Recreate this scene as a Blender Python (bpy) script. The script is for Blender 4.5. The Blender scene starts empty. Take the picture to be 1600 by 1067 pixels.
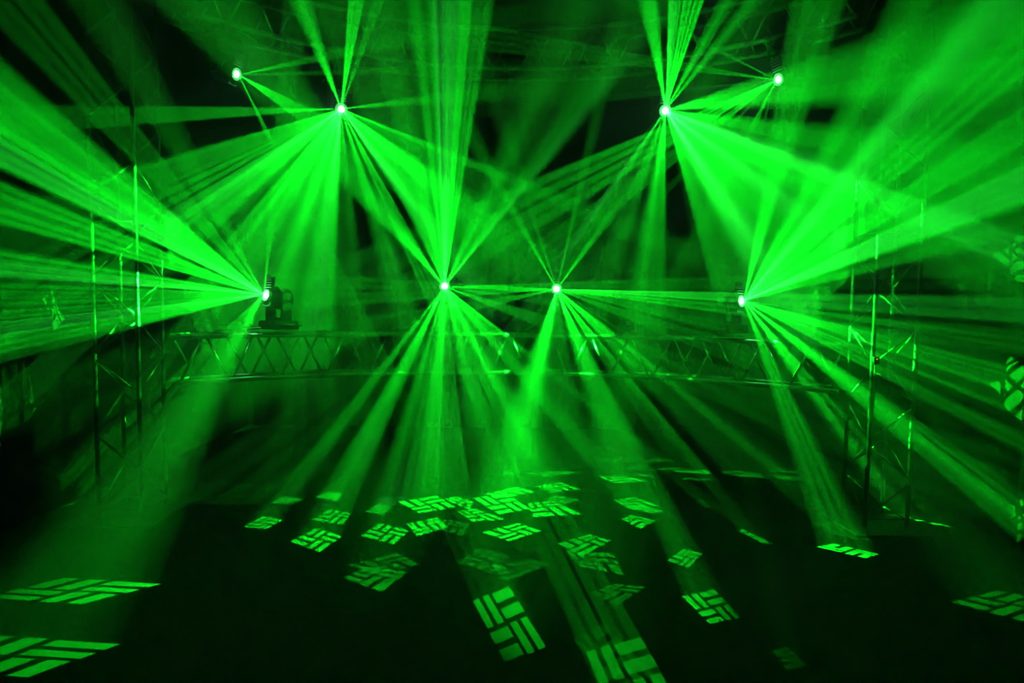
import bpy, bmesh, math, random
import numpy as np
from mathutils import Vector, Matrix

random.seed(7)
scene = bpy.context.scene
COL = scene.collection
R = math.radians

# ------------------------------------------------------------------ camera
F_PX = 889.0
CAM_H, PITCH, ROLL = 1.8, R(3.2), R(0.75)
_f = Vector((0, math.cos(PITCH), -math.sin(PITCH)))
_r0 = Vector((1, 0, 0)); _u0 = _r0.cross(_f)
_r = _r0 * math.cos(ROLL) + _u0 * math.sin(ROLL)
_u = _u0 * math.cos(ROLL) - _r0 * math.sin(ROLL)
CAM = Vector((0, 0, CAM_H))
cd = bpy.data.cameras.new('camera'); cam = bpy.data.objects.new('camera', cd); COL.objects.link(cam)
cd.sensor_width = 36; cd.lens = F_PX / 1600 * 36; cd.clip_start = 0.02
m3 = Matrix((_r, _u, -_f)).transposed()
cam.matrix_world = Matrix.Translation(CAM) @ m3.to_4x4()
scene.camera = cam

# ------------------------------------------------------------------ world, exposure
w = bpy.data.worlds.new('world'); scene.world = w; w.use_nodes = True
w.node_tree.nodes['Background'].inputs[0].default_value = (0, 0, 0, 1)
w.node_tree.nodes['Background'].inputs[1].default_value = 0
vs = scene.view_settings
vs.view_transform = 'Standard'; vs.look = 'None'; vs.gamma = 1; vs.use_curve_mapping = False
vs.exposure = 0.0
cy = scene.cycles
cy.max_bounces = 3; cy.diffuse_bounces = 0; cy.glossy_bounces = 2; cy.volume_bounces = 0
cy.transmission_bounces = 2; cy.transparent_max_bounces = 4
cy.use_denoising = True; cy.use_adaptive_sampling = False
cy.sample_clamp_indirect = 4.0
cy.use_light_tree = True
cy.caustics_reflective = False; cy.caustics_refractive = False

HALL_X, HALL_BACK, HALL_H = 3.95, 8.6, 5.6

def ray(px, py):
    return (_f + _r * ((px - 800) / F_PX) - _u * ((py - 533.5) / F_PX)).normalized()
def at_y(px, py, y):
    d = ray(px, py); return CAM + d * (y / d.y)
def at_floor(px, py):
    d = ray(px, py); return CAM + d * (-CAM_H / d.z)
def at_wall(px, py):
    d = ray(px, py); x = HALL_X if d.x > 0 else -HALL_X
    return CAM + d * ((x - 0) / d.x)
ARC_R, ARC_C = 4.45, Vector((-0.02, 1.85, 0))
def at_arc(px, py):
    d = ray(px, py); o = CAM - ARC_C
    a = d.x * d.x + d.y * d.y; b = 2 * (d.x * o.x + d.y * o.y); c = o.x ** 2 + o.y ** 2 - (ARC_R - 0.25) ** 2      # heads reach out in front of the truss
    t = (-b + math.sqrt(b * b - 4 * a * c)) / (2 * a)
    return CAM + d * t

# ------------------------------------------------------------------ lamps: gobo projectors
def gobo_group():
    g = bpy.data.node_groups.new('gobo', 'ShaderNodeTree')
    I = g.interface
    for n in ('h0', 'h1', 'h2'): I.new_socket(n, in_out='INPUT', socket_type='NodeSocketVector')
    for n in ('soft', 'gs', 'gt'): I.new_socket(n, in_out='INPUT', socket_type='NodeSocketFloat')
    I.new_socket('mask', in_out='OUTPUT', socket_type='NodeSocketFloat')
    N, L = g.nodes, g.links
    gi, go = N.new('NodeGroupInput'), N.new('NodeGroupOutput')
    tc = N.new('ShaderNodeTexCoord')
    def dot(h):
        n = N.new('ShaderNodeVectorMath'); n.operation = 'DOT_PRODUCT'
        L.new(tc.outputs['Normal'], n.inputs[0]); L.new(gi.outputs[h], n.inputs[1]); return n.outputs['Value']
    def M(op, a, b=None, c=None):
        n = N.new('ShaderNodeMath'); n.operation = op
        for k, v in enumerate((a, b, c)):
            if v is None: continue
            if isinstance(v, (int, float)): n.inputs[k].default_value = v
            else: L.new(v, n.inputs[k])
        return n.outputs[0]
    W = dot('h2')
    s = M('DIVIDE', dot('h0'), W); t = M('DIVIDE', dot('h1'), W)
    fs, ft = M('FRACT', s), M('FRACT', t)
    par = M('FLOORED_MODULO', M('ADD', M('FLOOR', s), M('FLOOR', t)), 2.0)
    ds = M('SUBTRACT', ft, fs)
    q = M('MULTIPLY_ADD', par, ds, fs)                       # across the bar
    p = M('SUBTRACT', M('ADD', fs, ft), q)                   # along the bar
    e1 = M('ABSOLUTE', M('SUBTRACT', M('FRACT', M('MULTIPLY', q, 2.0)), 0.5))
    e2 = M('ABSOLUTE', M('SUBTRACT', p, 0.5))
    def sm(e, edge, k):
        n = N.new('ShaderNodeMapRange'); n.interpolation_type = 'SMOOTHSTEP'
        L.new(e, n.inputs['Value'])
        sf = M('MULTIPLY', gi.outputs['soft'], k)
        L.new(M('SUBTRACT', edge, sf), n.inputs['From Min']); L.new(M('ADD', edge, sf), n.inputs['From Max'])
        n.inputs['To Min'].default_value = 1; n.inputs['To Max'].default_value = 0
        return n.outputs['Result']
    m = M('MULTIPLY', sm(e1, 0.315, 1.6), sm(e2, 0.445, 0.8))
    box = M('MULTIPLY', M('LESS_THAN', M('ABSOLUTE', M('SUBTRACT', s, 1.0)), 1.0), M('LESS_THAN', M('ABSOLUTE', M('SUBTRACT', t, 1.0)), 1.0))
    gr = M('ADD', M('ADD', M('MULTIPLY', M('SUBTRACT', s, 1.0), gi.outputs['gs']), M('MULTIPLY', M('SUBTRACT', t, 1.0), gi.outputs['gt'])), 1.0)
    gr = M('MAXIMUM', gr, 0.0)
    L.new(M('MULTIPLY', M('MULTIPLY', m, box), gr), go.inputs['mask'])
    return g
GOBO = gobo_group()
LAMP_COL = (0.003, 1.0, 0.014)
K = 10000.0
HAZE = 0.20
GAIN = {'A': 1.4, 'B': 1.3, 'C': 1.0, 'D': 1.0, 'E': 1.7, 'F': 1.3, 'G': 1.3, 'H': 1.7}
BEAM_DIRS = {k: [] for k in 'ABCDEFGH'}

def projector(name, pos, quad, I, soft=0.03, gs=0.0, gt=0.0, key=None, hot=False):
    """One facet of a moving head's prism: a spot light whose gobo fills the four world points of quad."""
    D = [(Vector(q) - pos).normalized() for q in quad]
    ax = sum(D, Vector()).normalized()
    BEAM_DIRS[key].append(ax)
    half = max(ax.angle(d) for d in D) * 1.06 + 0.004
    rot = ax.to_track_quat('-Z', 'Y').to_matrix()
    A = np.array([list(rot.transposed() @ d) for d in D]).T       # 3x4 directions in the lamp's space
    def basis(P):
        c = np.linalg.solve(P[:, :3], P[:, 3]); return P[:, :3] * c
    S = np.array([[0, 2, 2, 0], [0, 0, 2, 2], [1, 1, 1, 1]], float)
    H = basis(S) @ np.linalg.inv(basis(A))
    if (H[2] @ A.mean(axis=1)) < 0: H = -H
    H /= np.linalg.norm(H[2])
    ld = bpy.data.lights.new(name, 'SPOT'); o = bpy.data.objects.new(name, ld); COL.objects.link(o)
    o.matrix_world = Matrix.Translation(pos) @ rot.to_4x4()
    ld.energy = K * I; ld.color = (.035, 1, .09) if hot else LAMP_COL; ld.spot_size = min(2 * half, 3.1); ld.spot_blend = 0.0
    ld.shadow_soft_size = 0.0
    ld.use_nodes = True
    nt = ld.node_tree; em = nt.nodes['Emission']
    g = nt.nodes.new('ShaderNodeGroup'); g.node_tree = GOBO
    for k in range(3): g.inputs['h%d' % k].default_value = tuple(H[k])
    g.inputs['soft'].default_value = soft; g.inputs['gs'].default_value = gs; g.inputs['gt'].default_value = gt
    nt.links.new(g.outputs[0], em.inputs['Strength'])
    return o

LENS = {'A': at_arc(533, 170), 'B': at_arc(1040, 172), 'C': at_arc(373, 117), 'D': at_arc(1213, 125),
        'E': at_arc(412, 460), 'F': at_arc(695, 448), 'G': at_arc(870, 452), 'H': at_arc(1162, 470)}

# (lamp, direction across the view in degrees (0 right, 90 up), lean out of the truss plane towards the hall, half width, gobo roll, strength)
AIM = [
 ('A', 112, 15, 6, 20, .5), ('A', 82, 12, 5, 5, .8), ('A', 71, 15, 3, 30, .4), ('A', 12, 15, 4, 10, .3),
 ('A', -20, 22, 5, 15, 0.3), ('A', -30, 20, 6, 30, 0.25), ('A', -146, 25, 6, 5, .7), ('A', -155, 25, 5, 20, .8), ('A', -172, 20, 3, 0, .9),
 ('A', -97, -26, 6, 5, 1.9, .35), ('A', -109, -26, 8, 20, 2.0, .4), ('A', -123, -26, 8, 40, 1.9, .4), ('A', -137, -26, 7, 15, 1.6, .4),
 ('A', -36, -26, 8, 0, 1.3, .3), ('A', -48, -26, 6, 20, 1.3, .3),

 ('A', -97, -26, 3, 0, .9, .5, 1), ('A', -50, -26, 4, 0, .8, .5, 1), ('A', -142, -26, 4, 0, .6, .5, 1),
 ('B', -58, -26, 5, 0, 1.2, .5, 1), ('B', -40, -26, 4, 0, 1.1, .5, 1), ('B', -24, -26, 3, 0, .9, .5, 1), ('B', -128, 30, 2, 0, .7, .3, 1),
 ('B', 99, 15, 5.5, 10, .9), ('B', 85, 15, 4.5, 0, 1.1), ('B', 75, 15, 7, 25, .8), ('B', 58, 20, 4.5, 0, .5), ('B', 48, 20, 4, 10, .45),
 ('B', 6, 40, 8, 10, .6), ('B', -1, 45, 4, 30, .8), ('B', -16, 40, 6, 20, .8), ('B', -28, 40, 7, 35, 1),
 ('B', -34, -26, 8, 0, 1.8, .3), ('B', -46, -26, 8, 20, 1.9, .3), ('B', -59, -26, 8, 10, 2.0, .3), ('B', -71, -26, 5, 10, 1.5, .3), ('B', -95, -26, 6, 10, 0.8, .3),
 ('B', -26, 40, 3.0, 10, 1.00, .2, 1), ('B', 86, 15, 2.2, 0, 0.75, .2, 1),
 ('C', 22, 20, 3, 0, .4), ('C', 12, 20, 2, 20, .3), ('C', -21, 25, 6, 10, 0.45), ('C', -28, 25, 3, 10, .8),
 ('D', 145, 20, 2, 0, .4), ('D', 162, 20, 3, 20, .4), ('D', 176, 20, 1.5, 20, .3), ('D', 199, 30, 7, 10, .8), ('D', 210, 30, 4, 0, .7),
 ('E', 118, 23, 4.5, 10, 0.22), ('E', 129, 26, 5, 35, 0.22), ('E', 143, 28, 6.5, 0, 1.1), ('E', 150, 26, 5, 20, 1.1), ('E', 161, 23, 5.5, 0, 0.9), ('E', 174.5, 18, 4, 15, 1.3), ('E', 182, 18, 4, 10, 0.8),
 ('E', 188, 18, 3, 0, 1.3), ('E', 193.5, 18, 4, 20, 1.3), ('E', 84, 28, 3, 0, .3),
 ('E', 151, 24, 3.0, 0, 0.72, .2, 1), ('E', 176, 20, 2.2, 0, 0.65, .2, 1), ('E', 190, 20, 2.2, 0, 0.52, .2, 1),
 ('F', 90, 30, 3.3, 0, 0.98, .2, 1), ('F', 52, 22, 1.8, 0, 0.52, .2, 1),
 ('F', 91, 30, 8, 0, 0.8), ('F', 84, 28, 4.5, 20, 1.3), ('F', 104, 32, 7, 10, 0.7), ('F', 130, 25, 6, 0, 1), ('F', 113, 30, 4, 20, .7), ('F', 54, 22, 4, 0, 0.8), ('F', 64, 25, 6, 0, 0.4),
 ('F', 0, 20, 3.5, 0, .7), ('F', -8, 22, 2.5, 10, 0.35), ('F', -19, 25, 4.5, 0, 0.35),
 ('G', 119, 20, 3, 0, .55), ('G', 108, 20, 3, 10, .2), ('G', 77, 18, 2.2, 0, .45), ('G', 54, 20, 3.5, 15, .6), ('G', 14.5, 20, .8, 0, .3), ('G', 180, 20, 5, 0, .35), ('G', 191, 25, 4, 10, .3),
 ('G', -5, 25, 4.5, 0, 1), ('G', -12, 25, 4, 20, 0.4), ('G', -20, 25, 4, 0, 0.25),
 ('G', -3, 25, 1.8, 0, 1.00, .2, 1),
 ('H', 23, 24, 4, 0, 0.65, .2, 1), ('H', 51, 24, 3.8, 0, 0.52, .2, 1),
 ('G', -42, -5, 6, 10, .9, .4), ('G', -54, -5, 5, 0, 1.1, .4), ('G', -68, -5, 5, 20, .8, .4), ('G', -98, -5, 4, 0, .6, .4),
 ('F', -42, -5, 6, 0, .9, .4), ('F', -55, -5, 6, 20, 1.0, .4), ('F', -70, -5, 5, 20, .6, .4), ('F', -118, -5, 6, 0, .7, .4),
 ('H', 77, 18, 5, 10, .8), ('H', 61, 20, 4.5, 0, 1), ('H', 52, 23, 5.5, 20, 1.1), ('H', 43, 23, 5.5, 0, 1.3), ('H', 33, 23, 5.5, 10, 1.4), ('H', 23, 23, 6, 0, 1.0), ('H', 15, 23, 3, 20, .7),
 ('H', -11, 25, 1.6, 0, .5), ('H', -19, 18, 3.5, 10, .5), ('H', -28, 18, 4.5, 0, .6),
]
# (lamps and strengths, four pixel corners on the floor, fade along the two axes)
FLOOR = [
 ('A.4 F.8 D.3', (450,847, 493,824, 538,837, 501,864), 0, 0), ('F.5 B.6', (561,838, 592,816, 642,828, 617,852), 0, 0), ('F.4 A.6', (484,813, 515,795, 552,802, 535,821), 0, 0),
 ('A.9 F.4', (421,786, 444,775, 476,780, 457,787), 0, 0), ('F.8 B.4', (491,777, 510,768, 538,771, 526,783), 0, 0), ('F.8 A.7', (378,824, 410,805, 444,812, 415,828), 0, 0),
 ('F.5', (569,800, 590,788, 612,791, 600,806), 0, 0), ('F.8', (618,784, 682,773, 715,792, 656,803), 0, 0), ('F.8', (693,780, 712,774, 741,784, 735,798), 0, 0),
 ('G.9', (712,799, 743,794, 795,812, 738,816), 0, 0), ('G.8 F.4', (735,778, 790,770, 832,795, 780,805), 0, 0), ('G.9', (753,772, 808,760, 840,768, 790,778), 0, 0),
 ('F.8', (632,818, 684,807, 701,824, 651,839), 0, 0), ('A.9', (680,826, 693,811, 735,817, 726,839), 0, 0), ('G.6 F.5', (749,832, 809,816, 849,829, 796,847), 0, 0),
 ('B.5 F.4', (817,738, 858,733, 887,742, 851,745), 0, 0), ('F.8', (833,759, 878,753, 912,765, 861,770), 0, 0), ('F.6', (853,780, 870,773, 907,781, 884,788), 0, 0),
 ('F.7 G.2', (822,786, 865,782, 915,804, 832,810), 0, 0), ('G.4 F.5', (935,745, 969,741, 1014,752, 962,756), 0, 0), ('F.8 G.2', (957,781, 992,776, 1038,791, 979,793), 0, 0),
 ('G.7', (977,793, 1000,789, 1038,798, 1021,803), 0, 0), ('G.5 F.4', (970,811, 985,804, 1027,813, 1003,828), 0, 0), ('B.7 G.3', (866,850, 921,834, 957,844, 910,871), .3, 0), ('B1.', (882,860, 960,862, 980,900, 905,885), 0, 0),
 ('B.8', (711,879, 745,856, 798,869, 775,899), 0, 0), ('B.9', (762,885, 830,872, 860,882, 788,911), .2, 0), ('B.3', (780,848, 823,842, 852,865, 809,862), 0, 0),
 ('B1.2', (537,883, 622,862, 660,882, 585,897), 0, 0), ('A1.3', (532,903, 575,885, 640,893, 600,928), 0, 0), ('A1.2 D.4 C.3', (735,938, 794,911, 858,1012, 790,1040), .45, -.55),
 ('A1.9', (911,1017, 1000,990, 1080,1120, 960,1150), 0, 0), ('B.25', (893,1000, 940,968, 1040,1067, 975,1100), 0, 0), ('B.4 D.2', (917,927, 960,912, 1011,916, 967,950), .6, 0),
 ('G.8', (1062,931, 1115,918, 1160,965, 1110,977), -.6, -.3), ('G.6 F.2', (1040,877, 1067,857, 1099,864, 1078,888), .3, 0), ('G.4 A.2', (1267,815, 1310,815, 1374,849, 1300,835), 0, 0),
 ('H1.2 A.2', (1273,854, 1300,848, 1376,866, 1355,873), -.3, 0), ('H3. G.3', (1373,808, 1414,802, 1499,826, 1461,823), 0, 0), ('B1.2 A.4', (1480,941, 1555,921, 1680,945, 1610,975), 0, 0),
 ('E.5', (95,901, 262,911, 132,945, -35,935), .7, 0), ('E.45 A.3', (-20,990, 200,1004, 50,1060, -170,1046), .3, 0),
 ('A.6', (720,750, 755,743, 766,747, 735,753), 0, 0), ('B.6', (808,714, 835,710, 840,711, 828,715), 0, 0), ('G.6 F.4', (1152,829, 1158,825, 1209,850, 1192,849), 0, 0),
 ('F.5', (1086,782, 1096,780, 1114,793, 1104,794), 0, 0), ('A.4', (728,733, 750,725, 757,727, 735,733), 0, 0), ('B.4', (924,719, 950,716, 991,723, 960,725), 0, 0),
 ('B.25', (1205,1015, 1230,1010, 1262,1040, 1230,1048), 0, 0),
]
# the same on the side drapes
WALL = [('A2. H.8', (1545,600, 1585,555, 1640,610, 1600,670)), ('B1.6', (1553,400, 1600,365, 1650,410, 1600,450)), ('B1.6 H4.', (1575,790, 1625,780, 1640,850, 1590,860)),
 ('A3. E.5', (75,752, 115,730, 142,764, 110,797)), ('A3.', (35,590, 45,580, 57,640, 48,650)), ('A3.', (-30,640, 0,600, 13,640, -5,690)), ('A2.5', (60,470, 75,455, 102,500, 80,525))]
n = 0
for k, th, lean, half, roll, I, *sf in AIM:
    soft = sf[0] if sf else .14
    P = LENS[k]; v = (P - CAM).normalized(); e1 = v.cross(_u).normalized(); e2 = e1.cross(v)
    ca, sa = math.cos(R(lean)), math.sin(R(lean))
    ax = (e1 * math.cos(R(th)) + e2 * math.sin(R(th))) * ca - v * sa
    q = ax.to_track_quat('-Z', 'Y').to_matrix() @ Matrix.Rotation(R(roll), 3, 'Z'); h = math.tan(R(half) * ca * 0.85)
    quad = [P + ax + q @ Vector((sx * h, sy * h, 0)) for sx, sy in ((-1, -1), (1, -1), (1, 1), (-1, 1))]
    projector('beam', P, quad, I / ca * GAIN[k], soft, key=k, hot=len(sf) > 1)
def lamps(t):
    return [(x[0], float(x[1:])) for x in t.split()]
for t, q, gs, gt in FLOOR:
    for k, I in lamps(t):
        projector('beam', LENS[k], [at_floor(q[i], q[i + 1]) for i in (0, 2, 4, 6)], I * {'A': .8, 'B': .9}.get(k, 1.3), 0.03, gs, gt, key=k)
for t, q in WALL:
    for k, I in lamps(t):
        projector('beam', LENS[k], [at_wall(q[i], q[i + 1]) for i in (0, 2, 4, 6)], I, 0.04, key=k)
for k in LENS:                                    # light spilling all round from each front lens
    ld = bpy.data.lights.new('lens_spill', 'POINT'); o = bpy.data.objects.new('lens_spill', ld); COL.objects.link(o)
    o.location = LENS[k]; ld.energy = {'E': 5, 'B': 2.2, 'H': 3}.get(k, 1.2); ld.color = (.1, 1, .2); ld.shadow_soft_size = 0

# ------------------------------------------------------------------ materials
def mat(name, col, rough=.6, metal=0.0, spec=.3, grain=0.0, scale=40.0, bump=0.0, emit=None, power=0.0):
    m = bpy.data.materials.new(name); m.use_nodes = True; nt = m.node_tree; b = nt.nodes['Principled BSDF']
    b.inputs['Base Color'].default_value = (*col, 1); b.inputs['Roughness'].default_value = rough; b.inputs['Metallic'].default_value = metal
    b.inputs['Specular IOR Level'].default_value = spec
    if grain or bump:
        tc = nt.nodes.new('ShaderNodeTexCoord'); n = nt.nodes.new('ShaderNodeTexNoise')
        n.inputs['Scale'].default_value = scale; n.inputs['Detail'].default_value = 6
        nt.links.new(tc.outputs['Object'], n.inputs['Vector'])
        if grain:
            r = nt.nodes.new('ShaderNodeValToRGB')
            r.color_ramp.elements[0].position = .3; r.color_ramp.elements[1].position = .7
            r.color_ramp.elements[0].color = (*[c * (1 - grain) for c in col], 1); r.color_ramp.elements[1].color = (*[c * (1 + grain) for c in col], 1)
            nt.links.new(n.outputs['Fac'], r.inputs['Fac']); nt.links.new(r.outputs['Color'], b.inputs['Base Color'])
        if bump:
            bp = nt.nodes.new('ShaderNodeBump'); bp.inputs['Strength'].default_value = bump; bp.inputs['Distance'].default_value = .01
            nt.links.new(n.outputs['Fac'], bp.inputs['Height']); nt.links.new(bp.outputs['Normal'], b.inputs['Normal'])
    if emit:
        b.inputs['Emission Color'].default_value = (*emit, 1); b.inputs['Emission Strength'].default_value = power
        m.cycles.emission_sampling = 'NONE'
    return m
M_FLOOR = mat('stage_floor_vinyl', (.085, .085, .085), .65, spec=.15, grain=.25, scale=60, bump=.05)
M_WALL = mat('black_paint', (.008, .008, .008), .9, spec=.1, grain=.3, scale=8)
M_DRAPE = mat('black_wool_serge', (.014, .014, .014), .95, spec=.05, grain=.3, scale=120, bump=.1)
M_SIDE = mat('charcoal_wool_serge', (.06, .06, .06), .95, spec=.05, grain=.3, scale=120, bump=.1)
M_ALU = mat('aluminium_tube', (.68, .68, .68), .27, 1.0, grain=.12, scale=25)
M_ALU_DARK = mat('dull_dark_aluminium', (.36, .36, .36), .5, .8, grain=.15, scale=25)
M_TOWER = mat('weathered_aluminium', (.5, .5, .5), .55, .35, grain=.15, scale=25)
M_STEEL = mat('steel_plate', (.35, .35, .35), .45, 1.0, grain=.2, scale=30)
M_BODY = mat('black_fixture_housing', (.012, .012, .012), .55, spec=.2, grain=.2, scale=30)
M_FIN = mat('grey_cast_fins', (.45, .45, .45), .4, .0, grain=.15, scale=30)
M_LENS = mat('lit_lens', (.02, .05, .02), .1, emit=(.35, 1.0, .45), power=60.0)
M_SCREEN = mat('display_glass', (.01, .01, .012), .15, spec=.5)
M_CABLE = mat('black_cable_rubber', (.015, .015, .015), .6)
M_AMBER = mat('amber_indicator', (.3, .15, .02), .3, emit=(1.0, .45, .03), power=1.5)

# ------------------------------------------------------------------ helpers
def mesh_of(bm, name, m, smooth=False):
    bmesh.ops.recalc_face_normals(bm, faces=bm.faces)
    me = bpy.data.meshes.new(name); bm.to_mesh(me); bm.free(); me.materials.append(m)
    if smooth:
        for p in me.polygons: p.use_smooth = True
    return me
def link(name, me, parent=None, mtx=None):
    o = bpy.data.objects.new(name, me); COL.objects.link(o)
    if parent: o.parent = parent
    if mtx is not None: o.matrix_local = mtx
    return o
def empty(name, loc, rotz=0.0):
    o = bpy.data.objects.new(name, None); COL.objects.link(o); o.location = loc; o.rotation_euler = (0, 0, rotz); o.empty_display_size = .1; return o
def tag(o, label, cat, group=None):
    o['label'] = label; o['category'] = cat
    if group: o['group'] = group
    return o
def bm_box(bm, lo, hi, bevel=0.0, taper=0.0):
    r = bmesh.ops.create_cube(bm, size=1); vs_ = r['verts']
    for v in vs_:
        up = v.co.z > 0
        v.co = Vector([lo[i] + (v.co[i] + .5) * (hi[i] - lo[i]) for i in range(3)])
        if taper and up:
            c = [(lo[i] + hi[i]) / 2 for i in range(2)]
            v.co.x = c[0] + (v.co.x - c[0]) * (1 - taper); v.co.y = c[1] + (v.co.y - c[1]) * (1 - taper)
    if bevel:
        bmesh.ops.bevel(bm, geom=list({e for v in vs_ for e in v.link_edges}), offset=bevel, segments=2, profile=.7, affect='EDGES')
def bm_tube(bm, pts, r, n=10, cap=True):
    pts = [Vector(p) for p in pts]; rings = []; ref = None
    for i, p in enumerate(pts):
        t = (pts[min(i + 1, len(pts) - 1)] - pts[max(i - 1, 0)]).normalized()
        if ref is None:
            ref = t.cross(Vector((0, 0, 1)));
            if ref.length < .1: ref = t.cross(Vector((1, 0, 0)))
        a = (ref - t * ref.dot(t)).normalized(); b = t.cross(a); ref = a
        rings.append([bm.verts.new(p + (a * math.cos(2 * math.pi * k / n) + b * math.sin(2 * math.pi * k / n)) * r) for k in range(n)])
    for i in range(len(rings) - 1):
        for k in range(n): bm.faces.new((rings[i][k], rings[i][(k + 1) % n], rings[i + 1][(k + 1) % n], rings[i + 1][k]))
    if cap: bm.faces.new(rings[0][::-1]); bm.faces.new(rings[-1])
def bm_lathe(bm, prof, n=24):
    """Profile (y, r) turned about the Y axis."""
    rings = [[bm.verts.new((r * math.cos(2 * math.pi * k / n), y, r * math.sin(2 * math.pi * k / n))) for k in range(n)] for y, r in prof]
    for i in range(len(rings) - 1):
        for k in range(n): bm.faces.new((rings[i][k], rings[i][(k + 1) % n], rings[i + 1][(k + 1) % n], rings[i + 1][k]))
    bm.faces.new(rings[0]); bm.faces.new(rings[-1][::-1])
def bm_ring(bm, c, d, r0, r1, half, n=16):
    """A pipe collar round axis d: inner radius r0, outer r1."""
    d = Vector(d).normalized(); u = d.cross(Vector((0, 0, 1)))
    if u.length < .1: u = d.cross(Vector((1, 0, 0)))
    u.normalize(); w = d.cross(u); c = Vector(c); rows = []
    for r, h in ((r0, -half), (r1, -half), (r1, half), (r0, half)):
        rows.append([bm.verts.new(c + d * h + (u * math.cos(2 * math.pi * k / n) + w * math.sin(2 * math.pi * k / n)) * r) for k in range(n)])
    for i in range(4):
        for k in range(n): bm.faces.new((rows[i][k], rows[i][(k + 1) % n], rows[(i + 1) % 4][(k + 1) % n], rows[(i + 1) % 4][k]))
def box_mesh(name, lo, hi, m, bevel=0.0, taper=0.0):
    bm = bmesh.new(); bm_box(bm, lo, hi, bevel, taper); return mesh_of(bm, name, m)
def tube_mesh(name, pts, r, m, n=10):
    bm = bmesh.new(); bm_tube(bm, pts, r, n); return mesh_of(bm, name, m, True)
def lathe_mesh(name, prof, m, n=24):
    bm = bmesh.new(); bm_lathe(bm, prof, n); return mesh_of(bm, name, m)
def between(a, b, me, parent, name):
    """A unit-long strut mesh stretched from a to b (parent space)."""
    a, b = Vector(a), Vector(b); d = b - a
    mtx = Matrix.Translation(a) @ d.to_track_quat('Z', 'X').to_matrix().to_4x4() @ Matrix.Diagonal((1, 1, d.length, 1))
    return link(name, me, parent, mtx)

# ------------------------------------------------------------------ room
X, Y, Z, Y0 = HALL_X + .12, HALL_BACK, HALL_H, -2.6
def struct(name, lo, hi, m):
    o = link(name, box_mesh(name, lo, hi, m)); o['kind'] = 'structure'; return o
struct('floor', (-X - .2, Y0, -.2), (X + .2, Y + .2, 0), M_FLOOR)
struct('wall_back', (-X - .2, Y, 0), (X + .2, Y + .2, Z), M_WALL)
struct('wall_left', (-X - .2, Y0, 0), (-X, Y, Z), M_WALL)
struct('wall_right', (X, Y0, 0), (X + .2, Y, Z), M_WALL)
struct('ceiling', (-X - .2, Y0, Z), (X + .2, Y + .2, Z + .2), M_WALL)

def drape(name, a, b, label, seed, z0=.03, z1=HALL_H - .06, amp=.045, cloth=None):
    """A pleated drape hung along the line a-b, folds towards the hall."""
    rnd = random.Random(seed); a, b = Vector((*a, 0)), Vector((*b, 0)); L = (b - a).length; t = (b - a) / L; nrm = Vector((-t.y, t.x, 0))
    n = int(L / .025); ph = 0.0; offs = []
    for i in range(n + 1):
        ph += .025 / (.26 + .08 * math.sin(i * .013 + seed)) * 2 * math.pi * rnd.uniform(.85, 1.15)
        offs.append((math.sin(ph), math.sin(ph * .37 + seed)))
    zs = [z0, z0 + 1.2, z0 + 2.6, z0 + 4.0, z1]
    bm = bmesh.new(); rows = []
    for side in (0, 1):
        for k, z in enumerate(zs):
            f = 1 - .45 * k / (len(zs) - 1)
            rows.append([bm.verts.new(a + t * (L * i / n) + nrm * (amp * f * (offs[i][0] + .35 * offs[i][1]) + .012 * side) + Vector((0, 0, z))) for i in range(n + 1)])
    m = len(zs)
    for s in (0, 1):
        for k in range(m - 1):
            for i in range(n): bm.faces.new((rows[s * m + k][i], rows[s * m + k][i + 1], rows[s * m + k + 1][i + 1], rows[s * m + k + 1][i]))
    for k in range(m - 1):
        for e in (0, n): bm.faces.new((rows[k][e], rows[k + 1][e], rows[m + k + 1][e], rows[m + k][e]))
    for k in (0, m - 1):
        for i in range(n): bm.faces.new((rows[k][i], rows[k][i + 1], rows[m + k][i + 1], rows[m + k][i]))
    o = link(name, mesh_of(bm, name, cloth or M_DRAPE, True)); tag(o, label, 'drape', 'pleated drapes round the stage')
    # header batten sewn into the top
    link('header_pipe', tube_mesh('header_pipe', [a + Vector((0, 0, z1 + .02)), b + Vector((0, 0, z1 + .02))], .02, M_STEEL, 8), o)
    return o
dx = HALL_X
drape('stage_drape', (-dx, Y - .15), (-dx, Y0 + .3), 'charcoal pleated drape along the left side wall behind the left tower', 1, amp=.016, cloth=M_SIDE)
drape('stage_drape', (dx, Y0 + .3), (dx, Y - .15), 'charcoal pleated drape along the right side wall behind the right tower', 2, amp=.016, cloth=M_SIDE)
drape('stage_drape', (dx - .1, Y - .12), (-dx + .1, Y - .12), 'black pleated drape across the back wall behind the curved truss', 3)

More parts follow.
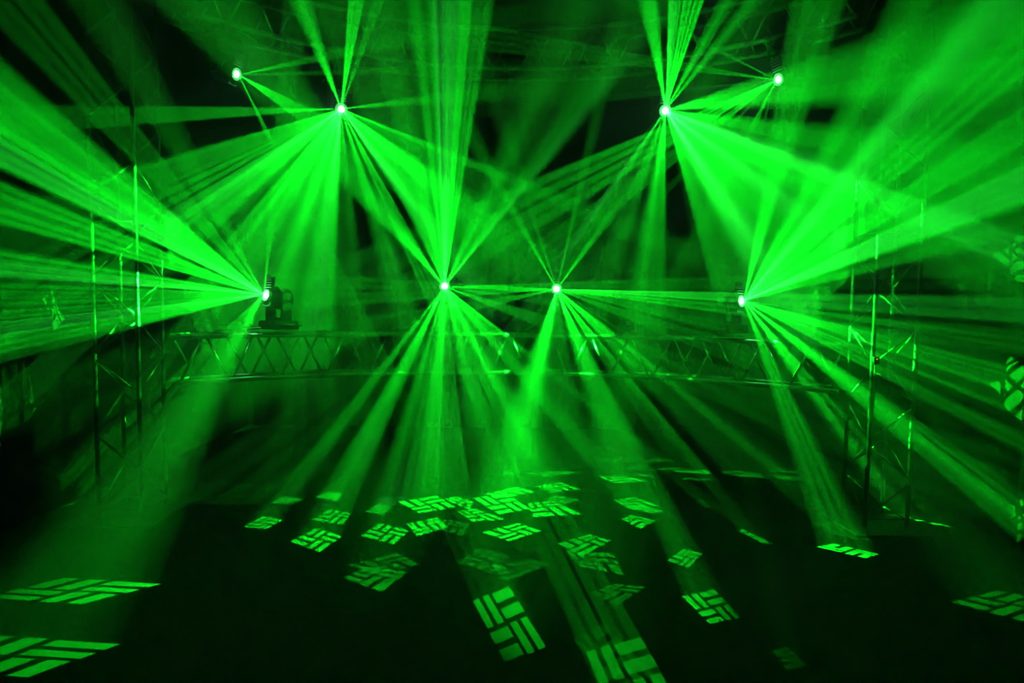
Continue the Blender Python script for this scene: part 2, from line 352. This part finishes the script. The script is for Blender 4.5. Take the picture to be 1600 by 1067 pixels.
# ------------------------------------------------------------------ curved trusses and towers
UNIT_THIN = tube_mesh('cross_strut', [(0, 0, 0), (0, 0, 1)], .0075, M_TOWER, 8)
W2 = .15
def arc_pt(a, r, z): return Vector((ARC_C.x + r * math.cos(a), ARC_C.y + r * math.sin(a), z))
def curved_truss(name, zb, zt, label, metal, a0=R(132.9), a1=R(47.2), nb=30):
    org = arc_pt((a0 + a1) / 2, ARC_R, zb); o = empty(name, org); tag(o, label, 'truss', 'curved trusses between the towers')
    P = lambda a, r, z: arc_pt(a, r, z) - org
    brace = tube_mesh('brace', [(0, 0, 0), (0, 0, 1)], .0125, metal, 8); thin = tube_mesh('cross_strut', [(0, 0, 0), (0, 0, 1)], .010, metal, 8)
    nseg = 48; A = [a0 + (a1 - a0) * i / nseg for i in range(nseg + 1)]
    for r in (ARC_R - W2, ARC_R + W2):
        for z in (zb, zt): link('chord', tube_mesh('chord', [P(a, r, z) for a in A], .0245, metal, 12), o)
    B = [a0 + (a1 - a0) * (i + .35) / nb for i in range(nb)]
    step = (a1 - a0) / nb
    for j, r in enumerate((ARC_R - W2, ARC_R + W2)):
        for i in range(nb):
            b0 = a0 + step * i + step * .08; b1 = a0 + step * (i + 1) - step * .08
            up = (i + j) % 2 == 0
            between(P(b0, r, zb if up else zt), P(b1, r, zt if up else zb), brace, o, 'brace')
    for z in (zb, zt):
        for i in range(0, nb + 1, 2):
            a = a0 + step * min(max(i, .25), nb - .25)
            between(P(a, ARC_R - W2, z), P(a, ARC_R + W2, z), thin, o, 'cross_strut')
        for i in range(0, nb, 2):
            between(P(a0 + step * (i + .2), ARC_R - W2, z), P(a0 + step * (i + 1.8), ARC_R + W2, z), thin, o, 'cross_strut')
    # fork-and-pin joints where the truss sections meet
    sl = tube_mesh('coupler', [(0, 0, -.055), (0, 0, .055)], .031, M_STEEL, 12)
    for f in (.2, .5, .8):
        a = a0 + (a1 - a0) * f; d = arc_pt(a + .01, ARC_R, 0) - arc_pt(a, ARC_R, 0)
        for r in (ARC_R - W2, ARC_R + W2):
            for z in (zb, zt): link('coupler', sl, o, Matrix.Translation(P(a, r, z)) @ d.to_track_quat('Z', 'X').to_matrix().to_4x4())
    return o
curved_truss('curved_truss', 1.115, 1.525, 'low curved aluminium box truss at eye level carrying four moving heads on top', M_ALU)
curved_truss('curved_truss', 4.34, 4.74, 'high curved aluminium box truss overhead with four moving heads hanging below', M_ALU_DARK)

def tower(x0, x1, y0, y1, label, h=4.95):
    o = empty('truss_tower', ((x0 + x1) / 2, (y0 + y1) / 2, 0)); tag(o, label, 'truss tower', 'truss towers')
    hx, hy = (x1 - x0) / 2, (y1 - y0) / 2
    C4 = [(-hx, -hy), (hx, -hy), (hx, hy), (-hx, hy)]
    ch = tube_mesh('chord', [(0, 0, .02), (0, 0, h)], .0165, M_TOWER, 12)
    for c in C4: link('chord', ch, o, Matrix.Translation((c[0], c[1], 0)))
    nb = 15; st = (h - .12) / nb
    for k in range(4):
        p, q = C4[k], C4[(k + 1) % 4]
        for i in range(nb):
            z0_, z1_ = .08 + st * i + .02, .08 + st * (i + 1) - .02
            a, b = (p, q) if (i + k) % 2 == 0 else (q, p)
            between((*a, z0_), (*b, z1_), UNIT_THIN, o, 'brace')
        for z in (.08, h * .5, h - .04): between((*p, z), (*q, z), UNIT_THIN, o, 'cross_strut')
    link('base_plate', box_mesh('base_plate', (-.36, -.36, 0), (.36, .36, .02), M_STEEL, .004), o)
    return o
tower(-3.45, -3.09, 4.69, 5.02, 'tall square aluminium truss tower at the left end of the rig')
tower(2.99, 3.345, 4.70, 5.02, 'tall square aluminium truss tower at the right end of the rig')

def pipe_clamp(x, y, z, yaw, label):
    """Half coupler gripping a tower chord, with its eye bolt and wing nut."""
    o = empty('pipe_clamp', (x, y, z), yaw); tag(o, label, 'clamp', 'pipe clamps on the right tower')
    bm = bmesh.new(); bm_ring(bm, (0, 0, 0), (0, 0, 1), .0185, .028, .025); bm_box(bm, (-.02, -.075, -.022), (.02, -.0255, .022), .004)
    link('clamp_body', mesh_of(bm, 'clamp_body', M_STEEL), o)
    link('bolt', tube_mesh('bolt', [(-.05, -.055, 0), (.05, -.055, 0)], .007, M_STEEL, 8), o)
    bm = bmesh.new(); bm_box(bm, (.038, -.09, -.008), (.052, -.02, .008), .004)
    link('wing_nut', mesh_of(bm, 'wing_nut', M_STEEL), o)
def chord_z(px, py, y): return at_y(px, py, y).z
pipe_clamp(3.345, 5.02, chord_z(1390, 517, 5.02), .4, 'steel pipe clamp on the right tower, the one level with the low truss')
pipe_clamp(3.345, 5.02, chord_z(1385, 640, 5.02), .4, 'steel pipe clamp low on the back outer chord of the right tower')
pipe_clamp(2.99, 5.02, chord_z(1320, 650, 5.02), -.3, 'steel pipe clamp low on the back inner chord of the right tower')
j = empty('junction_box', (2.99, 4.70, chord_z(1310, 563, 4.62))); tag(j, 'small black junction box with an amber light on right tower inner chord', 'junction box')
link('housing', box_mesh('housing', (-.022, -.055, -.03), (.022, -.019, .03), M_BODY, .004), j)
link('indicator', lathe_mesh('indicator', [(-.061, .004), (-.059, .007), (-.053, .008)], M_AMBER, 10), j, Matrix.Translation((0, 0, .012)))
link('cable', tube_mesh('cable', [(0, -.036, -.028), (0, -.036, -.2), (.004, -.034, -.5), (.0, -.036, -.8)], .006, M_CABLE, 6), j)

# ------------------------------------------------------------------ moving heads
def arm_mesh(s):
    bm = bmesh.new(); bm_box(bm, (s * .128 - .018, -.05, .10), (s * .128 + .018, .05, .355), .012, .12); return mesh_of(bm, 'yoke_arm', M_BODY)
bm = bmesh.new(); bm_box(bm, (-.15, -.13, 0), (.15, .13, .085), .014, .08); bm_box(bm, (-.146, -.05, .08), (.146, .05, .115), .01)
ME_BASE = mesh_of(bm, 'base', M_BODY)
ME_SCREEN = box_mesh('display_screen', (-.05, -.137, .028), (.05, -.127, .06), M_SCREEN, .003)
def handle_mesh(s):
    bm = bmesh.new(); bm_tube(bm, [(s * .145, -.07, .045), (s * .175, -.06, .048), (s * .18, 0, .05), (s * .175, .06, .048), (s * .145, .07, .045)], .009, 8); return mesh_of(bm, 'handle', M_FIN, True)
ME_HANDLE = {s: handle_mesh(s) for s in (-1, 1)}
ME_ARM = {s: arm_mesh(s) for s in (-1, 1)}
ME_HEAD = lathe_mesh('head', [(-.115, .060), (-.10, .070), (-.06, .072), (-.05, .086), (.075, .092), (.10, .085), (.125, .060), (.135, .03)], M_BODY, 28)
ME_FIN = lathe_mesh('cooling_fin', [(-.004, .080), (-.004, .106), (.004, .106), (.004, .080)], M_FIN, 28)
ME_BEZEL = lathe_mesh('bezel', [(-.128, .050), (-.130, .054), (-.126, .062), (-.112, .064), (-.112, .050)], M_FIN, 28)
ME_LENS = lathe_mesh('lens', [(-.130, .006), (-.129, .026), (-.125, .042), (-.116, .051)], M_LENS, 28)
for me in (ME_HEAD, ME_LENS):
    for p in me.polygons: p.use_smooth = len(p.vertices) == 4
ME_FASCIA = box_mesh('fascia', (-.058, -.113, .06), (.058, -.096, .185), M_BODY, .006)
ME_SLAT = box_mesh('grille_slat', (-.05, -.126, -.004), (.05, -.112, .004), M_FIN, .0015)
ME_LOW = box_mesh('lower_fascia', (-.05, -.113, -.105), (.05, -.096, -.062), M_FIN, .006)
REACH = {'A': .185, 'B': .185}
def head_axis(k):
    """The way the head faces: as squarely as it can towards all of its beams."""
    ds = [d for d in BEAM_DIRS[k] if d.y < .1]; ax = sum(ds, Vector()).normalized()
    for _ in range(400):
        wv = min(ds, key=lambda d: d.dot(ax)); ax = (ax + wv * .02).normalized()
    return ax
def moving_head(k, hung, label):
    ax = head_axis(k); piv = LENS[k] - ax * REACH.get(k, .152)
    yaw = math.atan2(ax.x, -ax.y)
    sgn = -1 if hung else 1
    base_z = piv.z - sgn * .30
    o = empty('moving_head_light', (piv.x, piv.y, base_z), yaw); tag(o, label, 'stage light', 'moving head lights on the trusses')
    F = Matrix.Rotation(math.pi, 4, 'Y') if hung else Matrix.Identity(4)
    b = link('base', ME_BASE, o, F)
    link('display_screen', ME_SCREEN, b); [link('handle', ME_HANDLE[s], b) for s in (-1, 1)]
    for s in (-1, 1): link('yoke_arm', ME_ARM[s], o, F)
    tilt = math.asin(max(-1, min(1, ax.z)))
    H = Matrix.Translation((0, 0, sgn * .30)) @ Matrix.Rotation(-tilt, 4, 'X')
    h = link('head', ME_HEAD, o, H)
    for i in range(6): link('cooling_fin', ME_FIN, h, Matrix.Translation((0, -.038 + i * .02, 0)))
    link('fascia', ME_FASCIA, h); (link('lower_fascia', ME_LOW, h) if k in 'CDEH' else None)
    for i in range(5): link('grille_slat', ME_SLAT, h, Matrix.Translation((0, 0, .076 + i * .024)))
    link('bezel', ME_BEZEL, h); l = link('lens', ME_LENS, h); l['label'] = 'lens blazing white green'
    pv = bmesh.new(); bm_tube(pv, [(-.13, 0, 0), (.13, 0, 0)], .022, 12)
    link('tilt_axle', mesh_of(pv, 'tilt_axle', M_BODY, True), o, Matrix.Translation((0, 0, sgn * .30)))
    # omega clamps down to (or up to) the two chords of the truss
    zc = 4.34 if hung else 1.525; base = Vector((piv.x, piv.y, base_z)); rot = Matrix.Rotation(-yaw, 3, 'Z')
    ang = math.atan2(piv.y - ARC_C.y, piv.x - ARC_C.x)
    step = (R(47.2) - R(132.9)) / 30; ang = R(132.9) + (2 * math.floor((ang - R(132.9)) / step / 2) + .65) * step      # midway between two braces
    for r in (ARC_R - W2, ARC_R + W2):
        c = rot @ (arc_pt(ang, r, zc) - base)
        bmh = bmesh.new()
        d = arc_pt(ang + .01, r, 0) - arc_pt(ang - .01, r, 0); d = (rot @ d).normalized()
        bm_ring(bmh, c, d, .027, .036, .022)
        q = Vector((c.x * .55, c.y * .55, 0)); up = Vector((0, 0, sgn))
        bm_tube(bmh, [c + up * .034, c + up * .06, q + up * .012], .012, 8)
        link('mounting_clamp', mesh_of(bmh, 'mounting_clamp', M_STEEL), o)
    # power cable from the base to the truss
    c = rot @ (arc_pt(ang + .05, ARC_R + W2, zc) - base)
    pts = [Vector((.06, .12, sgn * .05)), Vector((.09, .19, sgn * .03)), (Vector((.09, .19, 0)) + c) / 2 + Vector((0, 0, sgn * .03)), c + Vector((0, 0, sgn * .036)), c + Vector((.05, 0, sgn * .04))]
    link('power_cable', tube_mesh('power_cable', pts, .006, M_CABLE, 6), o)
    return o
moving_head('A', True, 'moving head hanging from the high truss, inner one of the left pair')
moving_head('B', True, 'moving head hanging from the high truss, inner one of the right pair')
moving_head('C', True, 'small dim moving head hanging from the high truss next to left tower')
moving_head('D', True, 'small dim moving head hanging from the high truss next to right tower')
moving_head('E', False, 'glaring moving head standing on the low truss next to left tower')
moving_head('F', False, 'moving head standing on the low truss, left one of the two middle heads')
moving_head('G', False, 'moving head standing on the low truss, right one of the two middle heads')
moving_head('H', False, 'moving head standing on the low truss next to right tower')

# ------------------------------------------------------------------ haze
hm = bpy.data.materials.new('haze'); hm.use_nodes = True; nt = hm.node_tree; nt.nodes.clear()
out = nt.nodes.new('ShaderNodeOutputMaterial'); vsn = nt.nodes.new('ShaderNodeVolumeScatter')
vsn.inputs['Color'].default_value = (1, 1, 1, 1); vsn.inputs['Density'].default_value = HAZE; vsn.inputs['Anisotropy'].default_value = 0.0
nt.links.new(vsn.outputs[0], out.inputs['Volume'])
hm.cycles.homogeneous_volume = True; hm.cycles.volume_sampling = 'EQUIANGULAR'
hz = link('haze', box_mesh('haze', (-X - .3, Y0 - .3, -.3), (X + .3, Y + .3, Z + .3), hm)); hz['kind'] = 'stuff'
tag(hz, 'thin even theatrical haze filling the whole stage and showing the beams', 'haze')
